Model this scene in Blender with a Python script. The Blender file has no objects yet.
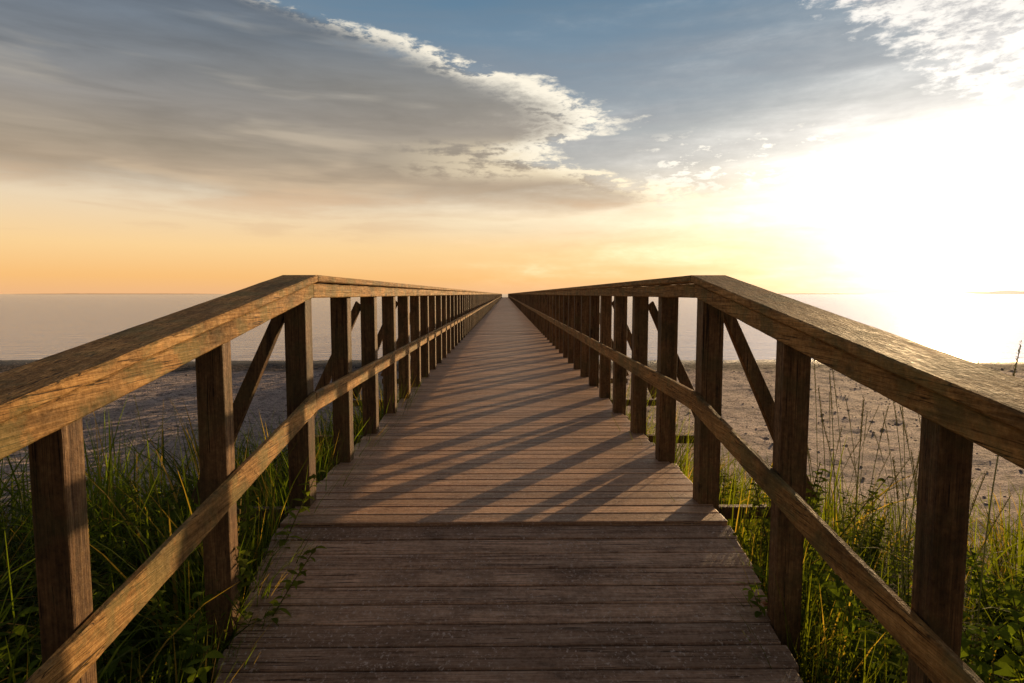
import bpy, bmesh, math, random
import numpy as np
from mathutils import Vector, Matrix, noise as mnoise
random.seed(7); rng=np.random.default_rng(7)
sc=bpy.context.scene
COL=sc.collection
sc.view_settings.view_transform='Standard'; sc.view_settings.look='None'; sc.view_settings.exposure=0
R=math.radians
CAMZ=1.02
SL=0.158      # handrail slope on the ramp
SD=0.207      # ramp deck slope
SUN_AZ=37.0; SUN_EL=9.2

# ---------------------------------------------------------------- node helpers
class NT:
    def __init__(s,tree): s.t=tree; s.n=tree.nodes; s.l=tree.links
    def new(s,typ,**kw):
        n=s.n.new(typ)
        for k,v in kw.items(): setattr(n,k,v)
        return n
    def put(s,sock,v):
        if hasattr(v,'is_output'): s.l.new(v,sock)
        else: sock.default_value=v
    def math(s,op,a,b=None,c=None,clamp=False):
        n=s.new('ShaderNodeMath',operation=op); n.use_clamp=clamp
        s.put(n.inputs[0],a)
        if b is not None: s.put(n.inputs[1],b)
        if c is not None: s.put(n.inputs[2],c)
        return n.outputs[0]
    def vmath(s,op,a,b=None):
        n=s.new('ShaderNodeVectorMath',operation=op); s.put(n.inputs[0],a)
        if b is not None: s.put(n.inputs[1],b)
        return n.outputs[0]
    def vscale(s,a,f):
        n=s.new('ShaderNodeVectorMath',operation='SCALE'); s.put(n.inputs[0],a); s.put(n.inputs[3],f); return n.outputs[0]
    def mix(s,f,a,b,blend='MIX'):
        n=s.new('ShaderNodeMix',data_type='RGBA',blend_type=blend)
        s.put(n.inputs['Factor'],f); s.put(n.inputs[6],a); s.put(n.inputs[7],b)
        return n.outputs[2]
    def noise(s,vec,scale,detail=6,rough=.55,dist=0):
        n=s.new('ShaderNodeTexNoise'); s.put(n.inputs['Vector'],vec)
        n.inputs['Scale'].default_value=scale; n.inputs['Detail'].default_value=detail
        n.inputs['Roughness'].default_value=rough; n.inputs['Distortion'].default_value=dist
        return n.outputs['Fac']
    def ramp(s,f,stops,interp='LINEAR'):
        n=s.new('ShaderNodeValToRGB'); cr=n.color_ramp; cr.interpolation=interp
        while len(cr.elements)<len(stops): cr.elements.new(.5)
        for e,(p,c) in zip(cr.elements,stops):
            e.position=p; e.color=(c[0],c[1],c[2],1) if hasattr(c,'__len__') else (c,c,c,1)
        s.put(n.inputs[0],f); return n.outputs[0]
    def sstep(s,v,a,b):
        n=s.new('ShaderNodeMapRange',interpolation_type='SMOOTHSTEP')
        s.put(n.inputs[0],v); n.inputs[1].default_value=a; n.inputs[2].default_value=b
        return n.outputs[0]
    def curve(s,v,pts,lo,hi,vlo,vhi):
        t=s.math('DIVIDE',s.math('SUBTRACT',v,lo),hi-lo,clamp=True)
        n=s.new('ShaderNodeFloatCurve'); c=n.mapping.curves[0]
        P=[((a-lo)/(hi-lo),(b-vlo)/(vhi-vlo)) for a,b in pts]
        c.points[0].location=P[0]; c.points[1].location=P[-1]
        for p in P[1:-1]: c.points.new(*p)
        n.mapping.update(); s.put(n.inputs['Value'],t)
        return s.math('MULTIPLY_ADD',n.outputs[0],vhi-vlo,vlo)
    def inv(s,a): return s.math('SUBTRACT',1.0,a)
    def mul(s,*a):
        r=a[0]
        for b in a[1:]: r=s.math('MULTIPLY',r,b)
        return r
    def add(s,*a):
        r=a[0]
        for b in a[1:]: r=s.math('ADD',r,b)
        return r

def lin(r,g,b):
    f=lambda c:(c/255/12.92) if c/255<=.04045 else ((c/255+.055)/1.055)**2.4
    return (f(r),f(g),f(b),1)

# ---------------------------------------------------------------- world sky
w=bpy.data.worlds.new("World"); sc.world=w; w.use_nodes=True
N=NT(w.node_tree); N.n.clear()
out=N.new('ShaderNodeOutputWorld'); bg=N.new('ShaderNodeBackground')
N.l.new(bg.outputs[0],out.inputs[0])
tc=N.new('ShaderNodeTexCoord'); d=N.vmath('NORMALIZE',tc.outputs['Generated'])
sep=N.new('ShaderNodeSeparateXYZ'); N.l.new(d,sep.inputs[0])
dx,dy,dz=sep.outputs
DEG=180/math.pi
az=N.math('MULTIPLY',N.math('ARCTAN2',dx,dy),DEG)
el=N.math('MULTIPLY',N.math('ARCSINE',dz),DEG)
elp=N.math('MAXIMUM',el,0)
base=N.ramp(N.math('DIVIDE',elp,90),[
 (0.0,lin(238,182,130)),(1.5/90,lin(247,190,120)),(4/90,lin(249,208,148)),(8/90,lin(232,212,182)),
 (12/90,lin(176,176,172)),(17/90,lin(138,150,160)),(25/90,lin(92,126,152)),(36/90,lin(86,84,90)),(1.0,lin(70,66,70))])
nish=N.new('ShaderNodeTexSky',sky_type='NISHITA'); nish.sun_disc=False
nish.sun_elevation=R(SUN_EL); nish.sun_rotation=R(SUN_AZ)
base=N.mix(1.0,base,N.vscale(nish.outputs[0],0.006),'ADD')
nA=N.math('SUBTRACT',N.noise(N.vmath('MULTIPLY',d,(4.0,4.0,13.0)),1.0,5,.6,.2),.5)
nB=N.noise(N.vmath('MULTIPLY',N.vmath('ADD',d,(.3,.1,0)),(4.5,4.5,32)),1.0,6,.55,.3)
nC=N.noise(N.vmath('MULTIPLY',d,(30,30,84)),1.0,6,.66,.2)
nD=N.noise(N.vmath('MULTIPLY',N.vmath('ADD',d,(.9,.2,.37)),(2.6,2.6,20)),1.0,4,.5,.15)
nCc=N.math('SUBTRACT',nC,.5); nBc=N.math('SUBTRACT',nB,.5)
veil=N.mul(N.sstep(nD,.36,.66),N.sstep(el,9,14),.55)
base=N.mix(veil,base,N.ramp(N.math('DIVIDE',elp,40),[(10/40,lin(178,170,162)),(16/40,lin(146,149,156)),(25/40,lin(116,134,150)),(1,lin(84,84,92))]))
# main cloud bank : two tiers with feathered tips
Rr=N.curve(el,[(0,9),(5.5,11.5),(7,14.2),(8.4,16.6),(9.8,13.6),(11.6,6.6),(13.0,3.8),(14.6,8.4),(15.8,9.4),(18,4.2),(21,-6),(23,-15.5),(24.6,-27),(30,-50)],0,30,-60,20)
edge=N.add(N.math('SUBTRACT',Rr,az),N.mul(nA,8.0),N.mul(nBc,13.0),N.mul(nCc,7.5))
m1=N.sstep(edge,-1.2,4.2)
lowedge=N.add(N.math('SUBTRACT',el,7.9),N.mul(nA,3.0),N.mul(nBc,5.0))
m2=N.sstep(lowedge,-1.2,2.2)
gapn=N.add(nD,N.mul(nCc,.25),N.mul(nBc,.4))
gap=N.mul(N.sstep(gapn,.54,.68),N.sstep(el,18,22),.6)
mask=N.mul(m1,m2,N.inv(gap))
ccol=N.ramp(N.math('DIVIDE',elp,40),[(6.5/40,lin(220,186,148)),(9/40,lin(190,168,142)),(12/40,lin(162,149,132)),(15/40,lin(156,148,138)),(18/40,lin(143,141,137)),(21/40,lin(118,125,132)),(25/40,lin(98,110,124)),(1,lin(74,78,86))])
ccol=N.mix(N.mul(N.inv(N.sstep(az,-42,-8)),N.sstep(el,12,19),.55),ccol,lin(104,117,132))
ccol=N.mix(1.0,ccol,N.ramp(nB,[(.30,.82),(.5,1.0),(.68,1.14)]),'MULTIPLY')
ccol=N.mix(N.mul(N.sstep(nD,.50,.66),.45),ccol,N.ramp(N.math('DIVIDE',elp,40),[(8/40,lin(236,206,168)),(15/40,lin(208,196,176)),(24/40,lin(158,164,168))]))
seam=N.mul(N.sstep(el,10.0,11.4),N.inv(N.sstep(el,12.8,14.6)),N.sstep(az,-14,2),N.sstep(N.add(nB,N.mul(nCc,.5)),.42,.56))
ccol=N.mix(N.mul(seam,.8),ccol,lin(246,228,194))
skyc=N.mix(mask,base,ccol)
rim=N.mul(N.sstep(edge,-2.2,.8),N.inv(N.sstep(edge,1.2,7.5)),N.sstep(lowedge,-1.4,.8),N.sstep(N.add(nC,N.mul(nBc,.9)),.38,.57),N.math('MULTIPLY_ADD',N.sstep(az,-26,-4),.7,.3))
skyc=N.mix(rim,skyc,N.mix(N.sstep(el,8,15),lin(255,236,196),lin(255,246,226)))
st=N.mul(N.sstep(nB,.52,.66),N.sstep(el,3.0,6),N.inv(N.sstep(el,8,11)))
skyc=N.mix(N.mul(st,.25),skyc,lin(212,174,138))
st2=N.mul(N.sstep(nD,.50,.62),N.sstep(el,4.5,7),N.inv(N.sstep(el,8,11)),N.sstep(az,-14,0),N.inv(N.sstep(az,14,22)))
skyc=N.mix(N.mul(st2,.6),skyc,lin(255,236,200))
wz=N.mul(N.sstep(az,11,16),N.inv(N.sstep(az,24,32)))
we=N.mul(N.sstep(el,8.0,10.5),N.inv(N.sstep(el,12.5,15)))
wmk=N.mul(wz,we,N.sstep(N.add(nC,N.mul(nA,.6)),.49,.61))
skyc=N.mix(N.mul(wmk,.88),skyc,lin(255,248,232))
e2=N.add(N.math('SUBTRACT',N.math('MULTIPLY_ADD',az,0.80,el),44.2),N.mul(nA,8.0),N.mul(nCc,10.0))
m3=N.mul(N.sstep(e2,-.8,2.2),N.sstep(el,12,15),N.inv(N.sstep(az,75,100)),N.inv(N.sstep(el,30,40)))
skyc=N.mix(N.mul(m3,.92),skyc,N.mix(N.sstep(N.add(nC,N.mul(nBc,.4)),.36,.60),lin(176,176,178),lin(255,250,242)))
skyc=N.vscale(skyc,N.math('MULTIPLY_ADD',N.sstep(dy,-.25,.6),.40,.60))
# sun glare through haze (irregular, flattened)
de=N.math('SUBTRACT',el,7.2)
dv=N.add(N.mul(N.math('MAXIMUM',de,0),2.1),N.mul(N.math('MAXIMUM',N.mul(de,-1),0),1.35))
da=N.math('SUBTRACT',az,SUN_AZ+1.0)
r2=N.mul(N.add(N.mul(da,da),N.mul(dv,dv)),N.add(1.0,N.mul(nA,1.6),N.mul(nBc,2.0),N.mul(nCc,.6)))
def gau(s,amp): return N.mul(N.math('EXPONENT',N.mul(r2,-1/(s*s))),amp)
skyc=N.mix(1.0,skyc,N.vscale((1.0,.96,.90),gau(15.0,.80)),'ADD')
skyc=N.mix(1.0,skyc,N.vscale((1.0,.90,.74),gau(6.5,1.6)),'ADD')
skyc=N.mix(1.0,skyc,N.vscale((1.0,.88,.70),gau(25,.32)),'ADD')
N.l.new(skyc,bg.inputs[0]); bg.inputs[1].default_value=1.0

# ---------------------------------------------------------------- sun
sd=bpy.data.lights.new("sun","SUN"); sd.energy=5.0; sd.angle=R(.5); sd.color=(1,.67,.34)
so=bpy.data.objects.new("sun",sd); COL.objects.link(so)
s=Vector((math.sin(R(SUN_AZ))*math.cos(R(SUN_EL)),math.cos(R(SUN_AZ))*math.cos(R(SUN_EL)),math.sin(R(SUN_EL))))
so.rotation_mode='QUATERNION'; so.rotation_quaternion=(-s).to_track_quat('-Z','Y')

# ---------------------------------------------------------------- camera
cd=bpy.data.cameras.new("camera"); cam=bpy.data.objects.new("camera",cd); COL.objects.link(cam)
cd.sensor_width=36; cd.lens=21; cd.clip_end=40000; cd.clip_start=.02
cam.location=(0,0,CAMZ); cam.rotation_euler=(R(90-4.55),0,R(-.67)); sc.camera=cam

# ---------------------------------------------------------------- materials
def newmat(name):
    m=bpy.data.materials.new(name); m.use_nodes=True; t=NT(m.node_tree)
    b=t.n['Principled BSDF']; return m,t,b

def wood(name,axis,dark,mid,light,moss=.3,mosscol=(.10,.10,.035),rough=.62,attr=False,specks=0.0,bump=.5,patch=(.45,1.3),spec=.4):
    m,t,b=newmat(name)
    tc=t.new('ShaderNodeTexCoord')
    if attr:
        a=t.new('ShaderNodeAttribute',attribute_name='rnd'); rnd=a.outputs['Fac']
    else:
        oi=t.new('ShaderNodeObjectInfo'); rnd=oi.outputs['Random']
    off=t.new('ShaderNodeCombineXYZ')
    for i,k in enumerate((37.1,71.3,19.7)): t.put(off.inputs[i],t.math('MULTIPLY',rnd,k))
    p=t.vmath('ADD',tc.outputs['Object'],off.outputs[0])
    def st(S,L):
        q=[S,S,S]; q[axis]=L; return t.vmath('MULTIPLY',p,tuple(q))
    g1=t.noise(st(46,.9),1.0,4,.6,.2)
    g2=t.noise(st(190,8),1.0,3,.65)
    g3=t.noise(p,60,4,.7)
    f=t.add(t.mul(g1,.34),t.mul(g2,.34),t.mul(g3,.32))
    col=t.ramp(f,[(.37,dark),(.50,mid),(.63,light)])
    col=t.mix(1.0,col,t.ramp(rnd,[(0,.74),(.5,1.0),(1,1.22)]),'MULTIPLY')
    ck=t.noise(st(60,.7),1.0,2,.5,.1)
    crack=t.inv(t.sstep(t.math('ABSOLUTE',t.math('SUBTRACT',ck,.5)),.005,.022))
    bn2=t.noise(st(8,3.2),1.0,5,.70)
    ckm=t.mul(crack,t.sstep(bn2,.44,.52))
    col=t.mix(t.mul(ckm,.9),col,(dark[0]*.2,dark[1]*.2,dark[2]*.2,1))
    bn=t.noise(p,5.2,6,.72,.3)
    col=t.mix(t.mul(t.sstep(bn,.46,.60),moss),col,(*mosscol,1))
    col=t.mix(1.0,col,t.ramp(bn2,[(.32,patch[0]),(.52,1.0),(.7,patch[1])]),'MULTIPLY')
    vs=[6,6,6]; vs[axis]=2.6
    v=t.new('ShaderNodeTexVoronoi'); t.put(v.inputs['Vector'],t.vmath('MULTIPLY',p,tuple(vs))); v.inputs['Scale'].default_value=1
    kn=t.inv(t.sstep(t.add(v.outputs['Distance'],t.mul(g3,.05)),.07,.14))
    col=t.mix(t.mul(kn,.8),col,(dark[0]*.45,dark[1]*.4,dark[2]*.4,1))
    if specks>0:
        ff=t.mul(t.sstep(t.noise(p,75,4,.72),.55,.66),t.sstep(bn,.38,.56),specks)
        col=t.mix(ff,col,(.70,.56,.46,1))
    t.l.new(col,b.inputs['Base Color'])
    t.l.new(t.ramp(f,[(.38,min(1,rough+.2)),(.62,rough-.08)]),b.inputs['Roughness'])
    b.inputs['Specular IOR Level'].default_value=spec
    bp=t.new('ShaderNodeBump'); bp.inputs['Strength'].default_value=bump; bp.inputs['Distance'].default_value=.006
    t.l.new(t.add(g2,t.mul(g1,.8),t.mul(g3,.8)),bp.inputs['Height']); t.l.new(bp.outputs[0],b.inputs['Normal'])
    return m
M_rail=wood("weathered_rail_wood",1,(.125,.060,.017),(.34,.180,.056),(.58,.33,.110),moss=.65,mosscol=(.165,.140,.050),attr=True,bump=.65,spec=.2,rough=.68,patch=(.42,1.28))
M_post=wood("weathered_post_wood",2,(.058,.030,.014),(.155,.082,.036),(.28,.165,.070),moss=.45,mosscol=(.085,.076,.030),bump=.6,spec=.25)
M_beam=wood("dark_beam_wood",1,(.04,.025,.016),(.09,.055,.035),(.15,.095,.06),moss=.2)
M_deck=wood("deck_board_wood",0,(.29,.142,.076),(.55,.32,.185),(.74,.49,.30),moss=.2,mosscol=(.25,.130,.075),attr=True,specks=.6,rough=.42,bump=.6,patch=(.6,1.15),spec=.5)
M_ramp=wood("ramp_board_wood",0,(.23,.125,.075),(.54,.335,.215),(.72,.50,.355),moss=.35,mosscol=(.23,.135,.08),attr=True,specks=.9,rough=.60,bump=.4,patch=(.45,1.25),spec=.22)

def ground_mat():
    m,t,b=newmat("beach_sand")
    g=t.new('ShaderNodeNewGeometry'); p=g.outputs['Position']
    sx=t.new('ShaderNodeSeparateXYZ'); t.l.new(p,sx.inputs[0])
    n1=t.noise(p,.9,6,.6); n2=t.noise(p,7,7,.74); n3=t.noise(p,40,4,.7)
    col=t.ramp(n1,[(.3,(.56,.43,.38)),(.55,(.66,.52,.46)),(.75,(.70,.56,.50))])
    col=t.mix(1.0,col,t.ramp(n2,[(.38,.42),(.52,1.0),(.66,1.1)]),'MULTIPLY')
    col=t.mix(1.0,col,t.ramp(n3,[(.38,.38),(.56,1.15)]),'MULTIPLY')
    v=t.new('ShaderNodeTexVoronoi'); t.l.new(p,v.inputs['Vector']); v.inputs['Scale'].default_value=20
    peb=t.mul(t.inv(t.sstep(v.outputs['Distance'],.12,.34)),t.sstep(n2,.44,.52))
    col=t.mix(t.mul(peb,.75),col,t.mix(.75,v.outputs['Color'],(.20,.16,.15,1)))
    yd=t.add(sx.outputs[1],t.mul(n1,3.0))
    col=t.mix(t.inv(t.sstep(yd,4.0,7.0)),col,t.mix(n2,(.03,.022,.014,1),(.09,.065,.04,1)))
    wet=t.sstep(t.add(sx.outputs[1],t.mul(n1,2.2)),19.3,21.2)
    col=t.mix(wet,col,(.055,.045,.04,1))
    sw=t.mul(t.sstep(t.add(sx.outputs[1],t.mul(n1,4.0)),18.2,19.8),t.sstep(n2,.38,.48))
    col=t.mix(t.mul(sw,.95),col,(.025,.02,.015,1))
    t.l.new(col,b.inputs['Base Color'])
    t.put(b.inputs['Roughness'],t.ramp(wet,[(0,.9),(1,.4)]))
    b.inputs['Specular IOR Level'].default_value=.2
    bp=t.new('ShaderNodeBump'); bp.inputs['Strength'].default_value=1.0; bp.inputs['Distance'].default_value=.08
    h=t.add(n2,t.mul(n3,.3),t.mul(peb,.15))
    t.l.new(h,bp.inputs['Height']); t.l.new(bp.outputs[0],b.inputs['Normal'])
    return m
def water_mat():
    m,t,b=newmat("sea_water")
    g=t.new('ShaderNodeNewGeometry'); p=g.outputs['Position']
    n1=t.noise(t.vmath('MULTIPLY',p,(.5,2.0,1)),1,5,.65,.3)
    n2=t.noise(t.vmath('MULTIPLY',p,(.02,.10,1)),1,4,.55)
    bp=t.new('ShaderNodeBump'); bp.inputs['Strength'].default_value=.45; bp.inputs['Distance'].default_value=.18
    t.l.new(t.add(n1,t.mul(n2,2.0)),bp.inputs['Height'])
    df=t.new('ShaderNodeBsdfDiffuse'); df.inputs[0].default_value=(.34,.42,.56,1)
    gl=t.new('ShaderNodeBsdfGlossy'); gl.inputs[0].default_value=(.86,.88,1.0,1); gl.inputs['Roughness'].default_value=.12
    fr=t.new('ShaderNodeFresnel'); fr.inputs[0].default_value=1.33
    for n_ in (df,gl,fr): t.l.new(bp.outputs[0],n_.inputs['Normal'])
    mx=t.new('ShaderNodeMixShader'); t.l.new(t.math('MULTIPLY_ADD',fr.outputs[0],.85,.10,clamp=True),mx.inputs[0])
    t.l.new(df.outputs[0],mx.inputs[1]); t.l.new(gl.outputs[0],mx.inputs[2]); t.l.new(mx.outputs[0],t.n['Material Output'].inputs[0])
    return m
def leaf_mat(name,trans=.5,rough=.7,spec=.12):
    m,t,b=newmat(name)
    a=t.new('ShaderNodeAttribute',attribute_name='col')
    b.inputs['Roughness'].default_value=rough; b.inputs['Specular IOR Level'].default_value=spec
    t.l.new(a.outputs['Color'],b.inputs['Base Color'])
    tr=t.new('ShaderNodeBsdfTranslucent')
    t.l.new(t.mix(1.0,a.outputs['Color'],(2.4,2.4,.6,1),'MULTIPLY'),tr.inputs[0])
    mx=t.new('ShaderNodeMixShader'); mx.inputs[0].default_value=trans
    t.l.new(b.outputs[0],mx.inputs[1]); t.l.new(tr.outputs[0],mx.inputs[2])
    t.l.new(mx.outputs[0],t.n['Material Output'].inputs[0]); return m
def plain(name,col,rough=.7,sc_=3,spec=.3):
    m,t,b=newmat(name); tcx=t.new('ShaderNodeTexCoord')
    n=t.noise(tcx.outputs['Object'],sc_,4,.6)
    t.l.new(t.mix(n,(col[0]*.8,col[1]*.8,col[2]*.8,1),(col[0]*1.15,col[1]*1.15,col[2]*1.15,1)),b.inputs['Base Color'])
    b.inputs['Roughness'].default_value=rough; b.inputs['Specular IOR Level'].default_value=spec; return m
M_ground=ground_mat(); M_water=water_mat(); M_grass=leaf_mat("grass_blade",.55); M_leaf=leaf_mat("weed_leaf",.55,.9,0.0)
M_stem=plain("plant_stem",(.12,.11,.035),.9,3,.05); M_seed=plain("dry_seed_head",(.40,.33,.13),.9,3,.05); M_straw=plain("dry_grass_stem",(.30,.30,.09),.8,3,.1)
M_land=plain("far_shore_woodland",(.16,.15,.15),.9,.01)
t=NT(M_land.node_tree); tr=t.new('ShaderNodeBsdfTransparent'); mx=t.new('ShaderNodeMixShader'); mx.inputs[0].default_value=.45  # distance haze put into the land material as a see-through mix
t.l.new(t.n['Principled BSDF'].outputs[0],mx.inputs[1]); t.l.new(tr.outputs[0],mx.inputs[2]); t.l.new(mx.outputs[0],t.n['Material Output'].inputs[0])

# ---------------------------------------------------------------- mesh helpers
def link(o,parent=None):
    COL.objects.link(o)
    if parent is not None: o.parent=parent
    return o
def empty(name,loc=(0,0,0),parent=None):
    o=bpy.data.objects.new(name,None); o.location=loc; o.empty_display_size=.3; return link(o,parent)
class Boxes:
    def __init__(s): s.v=[]; s.f=[]; s.r=[]
    def hexa(s,c,rnd=None):
        i=len(s.v); s.v+= [tuple(p) for p in c]
        s.f+=[(i,i+3,i+2,i+1),(i+4,i+5,i+6,i+7),(i,i+1,i+5,i+4),(i+1,i+2,i+6,i+5),(i+2,i+3,i+7,i+6),(i+3,i,i+4,i+7)]
        r=random.random() if rnd is None else rnd; s.r+=[r]*8
    def run(s,x0,x1,ya,yb,za,zb,h,rnd=None,j=0.0):
        q=lambda:random.uniform(-j,j)
        a,b=q(),q(); c,e=q(),q()
        s.hexa([(x0+a,ya,za+c),(x1+a,ya,za+c),(x1+b,yb,zb+e),(x0+b,yb,zb+e),
                (x0+a,ya,za+h+c),(x1+a,ya,za+h+c),(x1+b,yb,zb+h+e),(x0+b,yb,zb+h+e)],rnd)
    def obj(s,name,mat,parent=None,bevel=.004,seg=2):
        me=bpy.data.meshes.new(name); me.from_pydata(s.v,[],s.f)
        a=me.attributes.new('rnd','FLOAT','POINT'); a.data.foreach_set('value',s.r)
        me.materials.append(mat); me.update()
        o=bpy.data.objects.new(name,me); link(o,parent)
        if bevel>0:
            bv=o.modifiers.new('bevel','BEVEL'); bv.width=bevel; bv.segments=seg; bv.limit_method='ANGLE'
        return o

def worn_board(parts,ys,zfun,sgn,x0,x1,z0,z1,rnd,wob=.0022):
    """long board along y with gently worn, wavering arrises (8-point section)"""
    V=[];F=[];r=.005; n=len(ys)
    sec=[(x0+r,z0),(x1-r,z0),(x1,z0+r),(x1,z1-r),(x1-r,z1),(x0+r,z1),(x0,z1-r),(x0,z0+r)]
    b=len(parts[0])
    for i,y in enumerate(ys):
        for k,(x,z) in enumerate(sec):
            q=Vector((x*9+rnd*50,y*7,z*9)); e=wob*mnoise.noise(q)+wob*.8*mnoise.noise(q*4.1)
            zz=wob*(.25 if k in (4,5) else 1.0)
            V.append((sgn*(x+e),y,zfun(y)+z+zz*.5*mnoise.noise(q+Vector((9,9,9)))+zz*.3*mnoise.noise(q*3.7)))
    for i in range(n-1):
        for k in range(8):
            a0=b+i*8+k; a1=b+i*8+(k+1)%8
            F.append((a0,a1,a1+8,a0+8) if sgn<0 else (a0,a0+8,a1+8,a1))
    c0=tuple(b+k for k in range(8)); c1=tuple(b+(n-1)*8+k for k in range(8))
    F.append(c0 if sgn>0 else c0[::-1]); F.append(c1[::-1] if sgn>0 else c1)
    parts[0].extend(V); parts[1].extend(F); parts[2].extend([rnd]*len(V))
def parts_obj(parts,name,mat):
    me=bpy.data.meshes.new(name); me.from_pydata(parts[0],[],parts[1])
    a=me.attributes.new('rnd','FLOAT','POINT'); a.data.foreach_set('value',parts[2]); me.materials.append(mat); me.update()
    return link(bpy.data.objects.new(name,me))

# ---------------------------------------------------------------- ground & water
WATER=-1.28
def gz(x,y):
    return float(np.interp(y,[-300,-5,2,5,12,20.5,24,40,400],[-.25,-.62,-.64,-.84,-1.08,-1.27,-1.42,-2.5,-6]))
def gzn(x,y):
    z=gz(x,y)
    if y<24:
        k=1.0 if y<17 else max(.15,1-(y-17)/4)
        z+=k*.05*mnoise.noise(Vector((x*.6,y*.6,3)))+k*.035*mnoise.noise(Vector((x*2.4,y*2.4,9)))+k*.045*abs(mnoise.noise(Vector((x*4.6,y*4.6,1))))
    if y>20: z+=.03*mnoise.noise(Vector((x*.15,y*.15,7)))
    return z
xs=np.unique(np.concatenate([-np.geomspace(18,6000,26),np.arange(-18,18.01,.10),np.geomspace(18,6000,26)]))
ys=np.unique(np.concatenate([-np.geomspace(3,600,14),np.arange(-3,10,.09),np.arange(10,24,.12),np.geomspace(24,400,10)]))
V=np.array([(x,y,gzn(x,y)) for y in ys for x in xs]); nx=len(xs); ny=len(ys)
ii=np.arange((ny-1)*(nx-1)); r_=ii//(nx-1); c_=ii%(nx-1); i0=r_*nx+c_
F=np.stack([i0,i0+1,i0+nx+1,i0+nx],1)
def npmesh(name,V,F,mat,col=None,parent=None,smooth=False):
    me=bpy.data.meshes.new(name); k=F.shape[1]
    me.vertices.add(len(V)); me.vertices.foreach_set('co',np.asarray(V,dtype=np.float32).ravel())
    me.loops.add(F.size); me.loops.foreach_set('vertex_index',F.astype(np.int32).ravel())
    me.polygons.add(len(F)); me.polygons.foreach_set('loop_start',(np.arange(len(F))*k).astype(np.int32))
    me.polygons.foreach_set('loop_total',np.full(len(F),k,dtype=np.int32))
    if smooth: me.polygons.foreach_set('use_smooth',np.ones(len(F),dtype=bool))
    if col is not None:
        a=me.color_attributes.new('col','FLOAT_COLOR','POINT')
        a.data.foreach_set('color',np.concatenate([col,np.ones((len(col),1))],1).astype(np.float32).ravel())
    me.materials.append(mat); me.update(calc_edges=True); me.validate()
    o=bpy.data.objects.new(name,me); return link(o,parent)
gr=npmesh("ground",V,F,M_ground,smooth=True); gr["kind"]="structure"; gr["label"]="rough pebbly beach sand sloping down to the sea"; gr["category"]="beach"
wa=npmesh("water",np.array([(-15000,12,WATER),(15000,12,WATER),(15000,16000,WATER),(-15000,16000,WATER)]),np.array([[0,1,2,3]]),M_water)
wa["kind"]="structure"; wa["label"]="calm sea reflecting the golden evening sky"; wa["category"]="sea"

def shore(name,x0,x1,y,h,label):
    n=60; v=[];f=[]
    for i in range(n+1):
        t=i/n; x=x0+(x1-x0)*t; e=math.sin(math.pi*min(1,t*1.0))**.5 if 0<t<1 else 0
        hh=h*e*(.6+.6*abs(mnoise.noise(Vector((t*9,y,0)))))+.2
        v+=[(x,y,WATER-.5),(x,y,WATER+hh)]
    for i in range(n):
        a=i*2; f+=[(a,a+2,a+3,a+1)]
    me=bpy.data.meshes.new(name); me.from_pydata(v,[],f); me.materials.append(M_land); o=bpy.data.objects.new(name,me); link(o)
    o["kind"]="structure"; o["label"]=label; o["category"]="coast"
shore("headland",3750,6500,5000,46,"low hazy wooded headland on the sea horizon")
shore("headland",2400,3400,5600,10,"thin strip of distant land beyond the sea")
shore("headland",-4900,-2800,6000,10,"thin strip of distant land beyond the sea")

# ---------------------------------------------------------------- pier
PEND=185.0
pier=empty("pier",(0,2.87,0)); pier["label"]="long weathered brown wooden pier with railings running into the sea"; pier["category"]="pier"
def P(o):
    o.parent=pier; o.matrix_parent_inverse=Matrix.Translation((0,-2.87,0)); return o
HW=1.012; TH=.032
KY=2.61
def deckboards(mat,name,flat):
    B=Boxes()
    PITCH=.103 if flat else .098; GAP=.007 if flat else .0085
    y=KY if flat else KY-.012-(PITCH-GAP)
    while (y<PEND if flat else y>-1.2):
        hl=HW if flat else float(np.interp(y,[-2,1.7,2.5],[.910,.910,1.005]))
        hr=HW if flat else float(np.interp(y,[-2,1.7,2.5],[.920,.920,1.005]))
        a=hl+random.uniform(-.012,.012); b_=hr+random.uniform(-.012,.018)
        w_=PITCH-GAP+random.uniform(-.003,.002)
        zf=(lambda yy:0.0) if flat else (lambda yy:-.012-SD*(KY-yy))
        q=[random.uniform(-.0018,.0018)*(1 if flat else .5) for _ in range(4)]
        z0=zf(y); z1=zf(y+w_); sk=random.uniform(-.0015,.0015)
        B.hexa([(-a,y,z0-TH+q[0]),(b_,y+sk,z0-TH+q[1]),(b_,y+w_+sk,z1-TH+q[2]),(-a,y+w_,z1-TH+q[3]),
                (-a,y,z0+q[0]),(b_,y+sk,z0+q[1]),(b_,y+w_+sk,z1+q[2]),(-a,y+w_,z1+q[3])])
        y+=PITCH if flat else -PITCH
    return P(B.obj(name,mat,bevel=.004))
deck=deckboards(M_deck,"deck",True); deck["label"]="level deck of reddish brown cross boards"
ramp=deckboards(M_ramp,"ramp",False); ramp["label"]="sloping ramp of grey brown weathered boards"
for x in (-.80,0,.80):
    B=Boxes()
    B.run(x-.035,x+.035,KY+.02,PEND,-TH-.20,-TH-.20,.196)
    B.run(x-.035,x+.035,-1.2,KY-.02,-.02-TH-.16-SD*(KY+1.2),-.02-TH-.16,.15)
    P(B.obj("stringer_beam",M_beam,bevel=.004))
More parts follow.
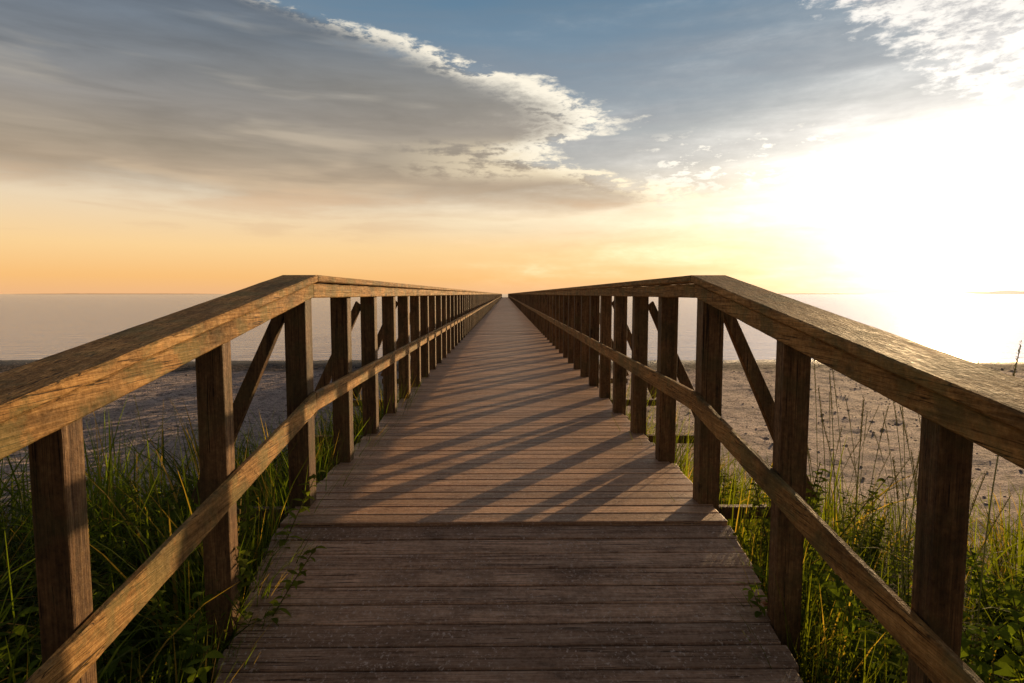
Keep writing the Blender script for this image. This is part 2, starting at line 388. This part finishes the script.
# railings
YP=[.58,1.29,2.02]+[2.87+.745*k for k in range(0,245)]
YP=[y for y in YP if y<PEND]
FX0,FX1=.912,.937; PX0,PX1=.939,1.040; CX0,CX1=.890,1.062
TOP=1.11; CT=.033; FH=.066; SG=.008
def top_z(y): return TOP if y>=2.87 else TOP-SL*(2.87-y)
NIND=46
for sgn in (-1,1):
    rail=P(empty("railing"))
    rail["label"]="brown timber railing with sun-warmed inner face" if sgn<0 else "brown timber railing with shaded inner face"
    def PR(o): o.parent=rail; return o
    slope=lambda y:-SL*(2.87-y)
    flatf=lambda y:0.0
    H=([],[],[]); M=([],[],[])
    yr=np.arange(-1.0,2.85,.035).tolist()+[2.868]
    ra=.62 if sgn<0 else .70
    worn_board(H,yr,slope,sgn,CX0,CX1,TOP-CT,TOP,ra)
    worn_board(H,yr,slope,sgn,FX0,FX1,TOP-CT-SG-FH,TOP-CT-SG,.45)
    worn_board(M,yr,slope,sgn,FX0,FX1,.452,.546,.5)
    y0=2.87
    while y0<PEND:
        y1=min(PEND,y0+4.47); L=y1-y0
        yy=np.linspace(y0+.003,y1-.003,80 if y0<16 else 6).tolist()
        worn_board(H,yy,flatf,sgn,CX0,CX1,TOP-CT,TOP,random.uniform(.2,.9))
        worn_board(H,yy,flatf,sgn,FX0,FX1,TOP-CT-SG-.002-FH,TOP-CT-SG,random.uniform(.2,.9))
        worn_board(M,yy,flatf,sgn,FX0,FX1,.452,.546,random.uniform(.2,.9))
        y0=y1
    PR(parts_obj(H,"handrail",M_rail)); PR(parts_obj(M,"mid_rail",M_rail))
    def post_box(B,y,yw,x0=PX0,x1=PX1,origin=None):
        zt=top_z(y-yw/2)-CT-.004 ; zb=-.42 if y>2.8 else gz(0,y)-.25
        X0,X1=(x0,x1) if sgn>0 else (-x1,-x0)
        lx=random.uniform(-.003,.003)
        if origin is not None: X0-=origin[0]; X1-=origin[0]
        yy=y if origin is None else 0
        zt2=top_z(y+yw/2)-CT-.004
        B.hexa([(X0+lx,yy-yw/2,zb),(X1+lx,yy-yw/2,zb),(X1+lx,yy+yw/2,zb),(X0+lx,yy+yw/2,zb),
                (X0,yy-yw/2,zt),(X1,yy-yw/2,zt),(X1,yy+yw/2,zt2),(X0,yy+yw/2,zt2)])
    shared=None
    for i,y in enumerate(YP[:NIND]):
        ox=sgn*(PX0+PX1)/2
        if y<2.9:
            B=Boxes(); post_box(B,y,.066 if y<2.8 else .10,x1=PX1-(.026 if y<1.5 else (.008 if y<2.5 else 0)),origin=(ox,)); o=B.obj("post",M_post,bevel=.005)
        else:
            if shared is None:
                B=Boxes(); post_box(B,y,.092,origin=(ox,)); o=B.obj("post",M_post,bevel=.005); shared=o
            else:
                o=shared.copy(); COL.objects.link(o)
                o.rotation_euler=(random.uniform(-.008,.008),0,0)
        o.location=(ox,y,0); PR(o)
    B=Boxes()
    for y in YP[NIND:]: post_box(B,y,.092)
    o=PR(B.obj("post_row",M_post,bevel=0)); o["kind"]="stuff"
    def brace_pts(B,y,oy=0):
        ya=y-.022-oy; yb=y+.022-oy
        A=Vector((PX1+.002,0,.95)); C=Vector((1.50,0,.0)); dv=(C-A).normalized(); nv=Vector((-dv.z,0,dv.x))*.042
        pts=[]
        for yy in (ya,yb):
            for q in (A-nv,C-nv,C+nv,A+nv):
                pts.append((sgn*max(q.x,PX1+.001),yy,q.z))
        if sgn<0: pts=[pts[3],pts[2],pts[1],pts[0],pts[7],pts[6],pts[5],pts[4]]
        B.hexa(pts)
    def outr(B,y,oy=0):
        X0,X1=(1.044,1.52) if sgn>0 else (-1.52,-1.044)
        B.hexa([(X0,y-.022-oy,-.085),(X1,y-.022-oy,-.085),(X1,y+.022-oy,-.085),(X0,y+.022-oy,-.085),
                (X0,y-.022-oy,-.025),(X1,y-.022-oy,-.025),(X1,y+.022-oy,-.025),(X0,y+.022-oy,-.025)])
    YB=[2.87+1.49*k for k in range(0,120)]; YB=[y for y in YB if y<PEND]
    sb=so_=None
    for y in YB[:14]:
        if sb is None:
            B=Boxes(); brace_pts(B,0); sb=B.obj("brace",M_post,bevel=.004); o=sb
            B=Boxes(); outr(B,0); so_=B.obj("outrigger_beam",M_post,bevel=.004); o2=so_
        else:
            o=sb.copy(); COL.objects.link(o); o2=so_.copy(); COL.objects.link(o2)
        o.location=(0,y,0); PR(o); o2.location=(0,y,0); PR(o2)
    B=Boxes()
    for y in YB[14:]: brace_pts(B,y); outr(B,y)
    o=PR(B.obj("brace_row",M_post,bevel=0)); o["kind"]="stuff"
def pile_mesh():
    bm=bmesh.new(); bmesh.ops.create_cone(bm,cap_ends=True,segments=14,radius1=.12,radius2=.10,depth=3.0)
    me=bpy.data.meshes.new("pile"); bm.to_mesh(me); bm.free(); me.materials.append(M_beam); return me
pm=pile_mesh()
for k in range(9):
    for x in (-.60,.60):
        o=bpy.data.objects.new("pile",pm); link(o); o.location=(x,5.1+4.47*k,-.24-1.5); P(o)
B=Boxes()
for k in range(9,40):
    for x in (-.60,.60):
        y=5.1+4.47*k; B.hexa([(x-.1,y-.1,-3.5),(x+.1,y-.1,-3.5),(x+.1,y+.1,-3.5),(x-.1,y+.1,-3.5),(x-.1,y-.1,-.24),(x+.1,y-.1,-.24),(x+.1,y+.1,-.24),(x-.1,y+.1,-.24)])
o=P(B.obj("pile_row",M_beam,bevel=0)); o["kind"]="stuff"

# ---------------------------------------------------------------- grass
def blades(name,P0,H,W,AZ,BEND,C0,C1,label,T=7):
    n=len(P0); t=np.linspace(0,1,T)[None,:]
    dirx=np.sin(AZ)[:,None]; diry=np.cos(AZ)[:,None]
    b_=np.clip(BEND[:,None],0,1.2)
    horiz=(b_*H[:,None])*(t**1.7)
    # blades rooted by the ramp may only lean a hand's breadth over the boards
    reach=np.abs(P0[:,0:1]); over=np.clip((reach-.78),.1,9)
    inward=(np.sign(P0[:,0:1])*dirx<0)
    lim=np.where(inward,over/np.maximum(np.abs(dirx),.15),9)
    horiz=horiz*np.minimum(1,lim/np.maximum(b_*H[:,None],1e-3))
    up=H[:,None]*(t-(.62*b_**1.3)*t**2.6)
    cx=P0[:,0:1]+dirx*horiz; cy=P0[:,1:2]+diry*horiz; cz=P0[:,2:3]+up
    tw=AZ[:,None]+rng.normal(0,.5,(n,1))+t*rng.normal(0,.6,(n,1))
    sx=np.cos(tw); sy=-np.sin(tw)
    wd=W[:,None]*np.minimum(1,.55+1.6*t)*(1-t**2.2)+.0004
    A=np.stack([cx-sx*wd/2,cy-sy*wd/2,cz],2); Bv=np.stack([cx+sx*wd/2,cy+sy*wd/2,cz],2)
    V=np.stack([A,Bv],2).reshape(-1,3)
    b0=(np.arange(n)*T*2)[:,None]+(np.arange(T-1)*2)[None,:]
    F=np.stack([b0,b0+1,b0+3,b0+2],2).reshape(-1,4)
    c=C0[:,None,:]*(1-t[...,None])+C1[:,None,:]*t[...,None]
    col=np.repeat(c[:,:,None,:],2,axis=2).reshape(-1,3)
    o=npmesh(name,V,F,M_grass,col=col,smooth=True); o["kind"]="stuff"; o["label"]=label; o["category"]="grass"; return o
def field(sgn,nclump,per,name,label,hs,green,ymax,edge_n,bm_,wmax,lean_in):
    pts=[];H=[];W=[];A=[];Bd=[];C0=[];C1=[]
    def addb(px,py,h,wd,az_,be,base):
        pts.append((px,py,gz(px,py)-.03)); H.append(h); W.append(wd); A.append(az_); Bd.append(be)
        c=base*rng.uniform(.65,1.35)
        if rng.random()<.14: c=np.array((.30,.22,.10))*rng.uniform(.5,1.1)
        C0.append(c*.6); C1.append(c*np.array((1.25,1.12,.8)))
    for _ in range(nclump):
        y=rng.uniform(-.8,ymax); xm=1.08+ (3.6 if y<3.2 else max(.35,3.6-(y-3.2)*1.6))*rng.random()**1.25
        x=sgn*xm; k=int(per*rng.uniform(.5,1.5)); hc=hs*rng.uniform(.45,1.3)*(1.0 if y<4 else .9)
        base=np.array(green)*rng.uniform(.5,1.4)
        bmc=bm_*rng.uniform(.4,1.6)
        for i in range(k):
            ox,oy=rng.normal(0,.06),rng.normal(0,.06)
            px=x+ox; py=y+oy
            if abs(px)<1.06: px=sgn*(1.06+rng.random()*.06)
            h=hc*rng.uniform(.45,1.15)
            az_=math.atan2(ox,oy)+rng.normal(0,.8); be=abs(rng.normal(bmc,.38))
            if abs(px)<1.35 and rng.random()<.6: az_=math.pi/2*sgn+rng.normal(0,.9)
            addb(px,py,h*(1+.25*be),rng.uniform(.004,wmax)*(1+.4*(h>.7)),az_,be,base)
    for _ in range(edge_n):
        y=rng.uniform(.9,2.45) if rng.random()<.66 else rng.uniform(2.6,6.0)
        lo=.95 if y<2.2 else (1.0 if y<2.65 else 1.03)
        x=sgn*rng.uniform(lo,1.18); base=np.array(green)*rng.uniform(.5,1.2)
        dz=-SD*max(0,KY-y)-gz(0,y)
        for i in range(int(rng.uniform(8,22))):
            px=x+rng.normal(0,.03); py=y+rng.normal(0,.05)
            if abs(px)<lo-.01: px=sgn*lo
            h=dz*rng.uniform(.8,1.5)+.04
            az_=(-math.pi/2*sgn+rng.normal(0,.8)) if (rng.random()<lean_in and y<2.3) else (rng.uniform(0,6.28) if lean_in>.4 else math.pi/2*sgn+rng.normal(0,1.0))
            addb(px,py,h,rng.uniform(.005,wmax),az_,abs(rng.normal(.38,.22)),base)
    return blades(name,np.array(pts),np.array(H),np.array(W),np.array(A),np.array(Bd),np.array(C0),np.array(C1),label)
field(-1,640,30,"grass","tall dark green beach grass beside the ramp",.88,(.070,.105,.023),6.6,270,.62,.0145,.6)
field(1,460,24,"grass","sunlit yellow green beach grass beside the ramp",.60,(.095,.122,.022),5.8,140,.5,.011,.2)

# ---------------------------------------------------------------- leafy weeds
def weed(seed,h,nst,leafl,cg,spread=.45):
    r=np.random.default_rng(seed); SV=[];SF=[];LV=[];LF=[];LC=[]
    def tube(pts,r0,r1):
        i0=len(SV)
        for j,p in enumerate(pts):
            rr=r0+(r1-r0)*j/(len(pts)-1)
            for k in range(4): SV.append((p[0]+rr*math.cos(k*math.pi/2),p[1]+rr*math.sin(k*math.pi/2),p[2]))
        for j in range(len(pts)-1):
            for k in range(4):
                a=i0+j*4+k; b=i0+j*4+(k+1)%4; SF.append((a,b,b+4,a+4))
    def leaf(p,a,l,wd,droop):
        dxy=Vector((math.cos(a),math.sin(a),0)); up=Vector((0,0,1)); sd=Vector((-math.sin(a),math.cos(a),0))
        sd=(sd+up*r.uniform(-.5,.5)).normalized()
        i0=len(LV); c=np.array(cg)*r.uniform(.6,1.4)
        prof=[(0,.12),(.25,.8),(.5,1),(.78,.6),(1,.04)]
        for t,wf in prof:
            q=Vector(p)+dxy*l*t+up*(l*(.55*t-droop*t*t))
            LV.append(tuple(q-sd*wd*wf/2)); LV.append(tuple(q+sd*wd*wf/2)); LC.append(c); LC.append(c)
        for j in range(len(prof)-1):
            a0=i0+2*j; LF.append((a0,a0+1,a0+3,a0+2))
    for s_ in range(nst):
        a=r.uniform(0,6.28); ln=r.uniform(.05,spread); hh=h*r.uniform(.55,1.05)
        pts=[(math.cos(a)*ln*hh*t**1.5,math.sin(a)*ln*hh*t**1.5,hh*t) for t in np.linspace(0,1,7)]
        tube(pts,.005,.0015)
        nl=int(hh/.010)
        for i in range(nl):
            t=.10+.90*i/nl; k=min(5,int(t*6)); f=t*6-k
            p=[pts[k][j]*(1-f)+pts[min(6,k+1)][j]*f for j in range(3)]
            leaf(p,i*2.4+r.uniform(-.4,.4),leafl*(1.15-.65*t)*r.uniform(.7,1.2),leafl*.36*(1.1-.5*t),r.uniform(.2,.9))
    return SV,SF,LV,LF,LC
variants=[weed(1,.62,9,.095,(.10,.14,.028)),weed(2,.5,11,.08,(.08,.12,.026),.7),weed(3,.72,8,.07,(.12,.15,.032))]
wm_=[]
for sv,sf,lv,lf,lc in variants:
    a=bpy.data.meshes.new("stem"); a.from_pydata(sv,[],sf); a.materials.append(M_stem)
    b2=bpy.data.meshes.new("foliage"); b2.from_pydata(lv,[],lf); b2.materials.append(M_leaf)
    ca=b2.color_attributes.new('col','FLOAT_COLOR','POINT')
    ca.data.foreach_set('color',np.concatenate([np.array(lc),np.ones((len(lc),1))],1).astype(np.float32).ravel())
    wm_.append((a,b2))
spots=[(1.35,1.55,1.1),(1.6,1.2,1),(1.9,1.5,1.1),(1.3,1.95,1.1),(1.55,1.9,1),(2.0,2.0,1),(2.3,1.7,1),(1.25,2.45,1.1),(1.7,2.4,1),(2.2,2.5,1),(1.45,.9,1),(2.6,2.2,1),(1.22,2.8,1.2),(1.9,3.0,1),(1.3,3.4,1.1),(1.75,.7,1),
       (1.06,1.75,1.1),(1.04,1.45,1.1),(1.07,2.12,1.2),(1.12,2.5,1.25),(1.15,3.2,1.2),(1.35,2.2,1.1),(1.5,2.70,1.25),(1.45,3.1,1.1),(1.75,3.4,1.0),(1.25,1.25,1.0),(2.1,3.3,.9),(1.6,1.6,1.2),(1.85,1.15,1.1),(1.28,2.68,1.25),
       (-1.02,1.70,1.1),(-1.3,2.15,1.1),(-1.10,2.35,1.2),(-1.5,1.5,1.1),(-1.06,1.35,1.05),(-1.7,2.3,1.1),(-2.1,1.7,1.1),(-1.2,2.65,1.2),(-1.04,2.02,1.25),(-1.04,1.52,1.15),(-1.2,3.3,1.2),(-1.25,3.9,1.1),(-1.4,2.7,1.2),(-1.5,3.1,1.2),(-1.75,2.8,1.1),(-1.3,1.75,1.2),(-1.25,1.2,1.1),(-1.9,2.0,1.2),(-1.6,1.9,1.1),(-1.03,1.86,1.1)]
for i,(x,y,q) in enumerate(spots):
    e=empty("leafy_weed",(x,y,gz(x,y)-.01)); k=i%3
    for me,nm in zip(wm_[k],("stem","foliage")):
        o=bpy.data.objects.new(nm,me); link(o,e)
    sc_=random.uniform(.88,1.12)*q; e.scale=(sc_,sc_,sc_); e.rotation_euler=(random.uniform(-.1,.1),random.uniform(-.1,.1),random.uniform(0,6.28))
    e["label"]="bushy green leafy weed growing beside the ramp"; e["category"]="plant"; e["group"]="leafy weeds beside the ramp"

# ---------------------------------------------------------------- tall seed stalks
def stalk(seed,h):
    r=np.random.default_rng(seed); SV=[];SF=[];HV=[];HF=[]
    a=r.uniform(0,6.28); ln=r.uniform(.08,.22)
    pt=lambda t:(math.cos(a)*ln*h*t**2.2,math.sin(a)*ln*h*t**2.2,h*t)
    n=8
    for j in range(n+1):
        p=pt(j/n); rr=.0034*(1-.5*j/n)
        for k in range(4): SV.append((p[0]+rr*math.cos(k*1.5708),p[1]+rr*math.sin(k*1.5708),p[2]))
    for j in range(n):
        for k in range(4):
            b0=j*4+k; b1=j*4+(k+1)%4; SF.append((b0,b1,b1+4,b0+4))
    for i in range(60):
        t=.84+.17*i/60; p=pt(t); aa=i*2.4; l=.014*(1.1-.5*i/60); e=.0045
        cxn,cyn=math.cos(aa),math.sin(aa); b0=len(HV)
        HV.append(p); HV.append((p[0]+cxn*e+cyn*.002,p[1]+cyn*e-cxn*.002,p[2]+l*.5)); HV.append((p[0]+cxn*e*1.3,p[1]+cyn*e*1.3,p[2]+l)); HV.append((p[0]+cxn*e-cyn*.002,p[1]+cyn*e+cxn*.002,p[2]+l*.5))
        HF.append((b0,b0+1,b0+2,b0+3))
    A=bpy.data.meshes.new("stem"); A.from_pydata(SV,[],SF); A.materials.append(M_straw)
    H=bpy.data.meshes.new("seed_head"); H.from_pydata(HV,[],HF); H.materials.append(M_seed)
    return A,H
sm=[stalk(i,1.10+.10*i) for i in range(5)]
for i in range(50):
    if i<42: y=random.uniform(2.1,3.8); x=random.uniform(.54,.80)*y+.0
    else: x=-random.uniform(1.6,3.0); y=random.uniform(2.4,3.8)
    if 0<x<1.45: x=1.45+random.random()*.4
    e=empty("grass_stalk",(x,y,gz(x,y)-.02)); A,H=sm[i%5]
    link(bpy.data.objects.new("stem",A),e); link(bpy.data.objects.new("seed_head",H),e)
    q=random.uniform(.70,1.0)*(1 if x>0 else .8); e.scale=(q,q,q); e.rotation_euler=(random.uniform(-.07,.07),random.uniform(-.07,.07),random.uniform(0,6.28))
    e["label"]="tall thin grass stalk with pale seed head"; e["category"]="grass stalk"; e["group"]="tall seed stalks in the beach grass"

# ---------------------------------------------------------------- pebbles
bm=bmesh.new(); bmesh.ops.create_icosphere(bm,subdivisions=1,radius=1); iv=np.array([v.co[:] for v in bm.verts]); fi=np.array([[v.index for v in f.verts] for f in bm.faces]); bm.free()
n=8000
px=np.where(rng.random(n)<.5,-1,1)*rng.uniform(1.3,17,n); py=rng.uniform(4.5,20,n)
s_=rng.uniform(.005,.018,n)*(1+(rng.random(n)<.05)*1.3)
VV=[];FF=[]
for i in range(n):
    M=np.diag([s_[i]*rng.uniform(.8,1.5),s_[i]*rng.uniform(.8,1.5),s_[i]*.6])
    vv=iv@M+rng.normal(0,s_[i]*.1,iv.shape)+np.array([px[i],py[i],gzn(px[i],py[i])+s_[i]*.2]); VV.append(vv); FF.append(fi+i*len(iv))
M_peb=plain("beach_pebble",(.30,.25,.23),.8,9)
o=npmesh("pebbles",np.concatenate(VV),np.concatenate(FF),M_peb,smooth=True); o["kind"]="stuff"; o["label"]="small dark pebbles scattered over the sand"; o["category"]="pebbles"
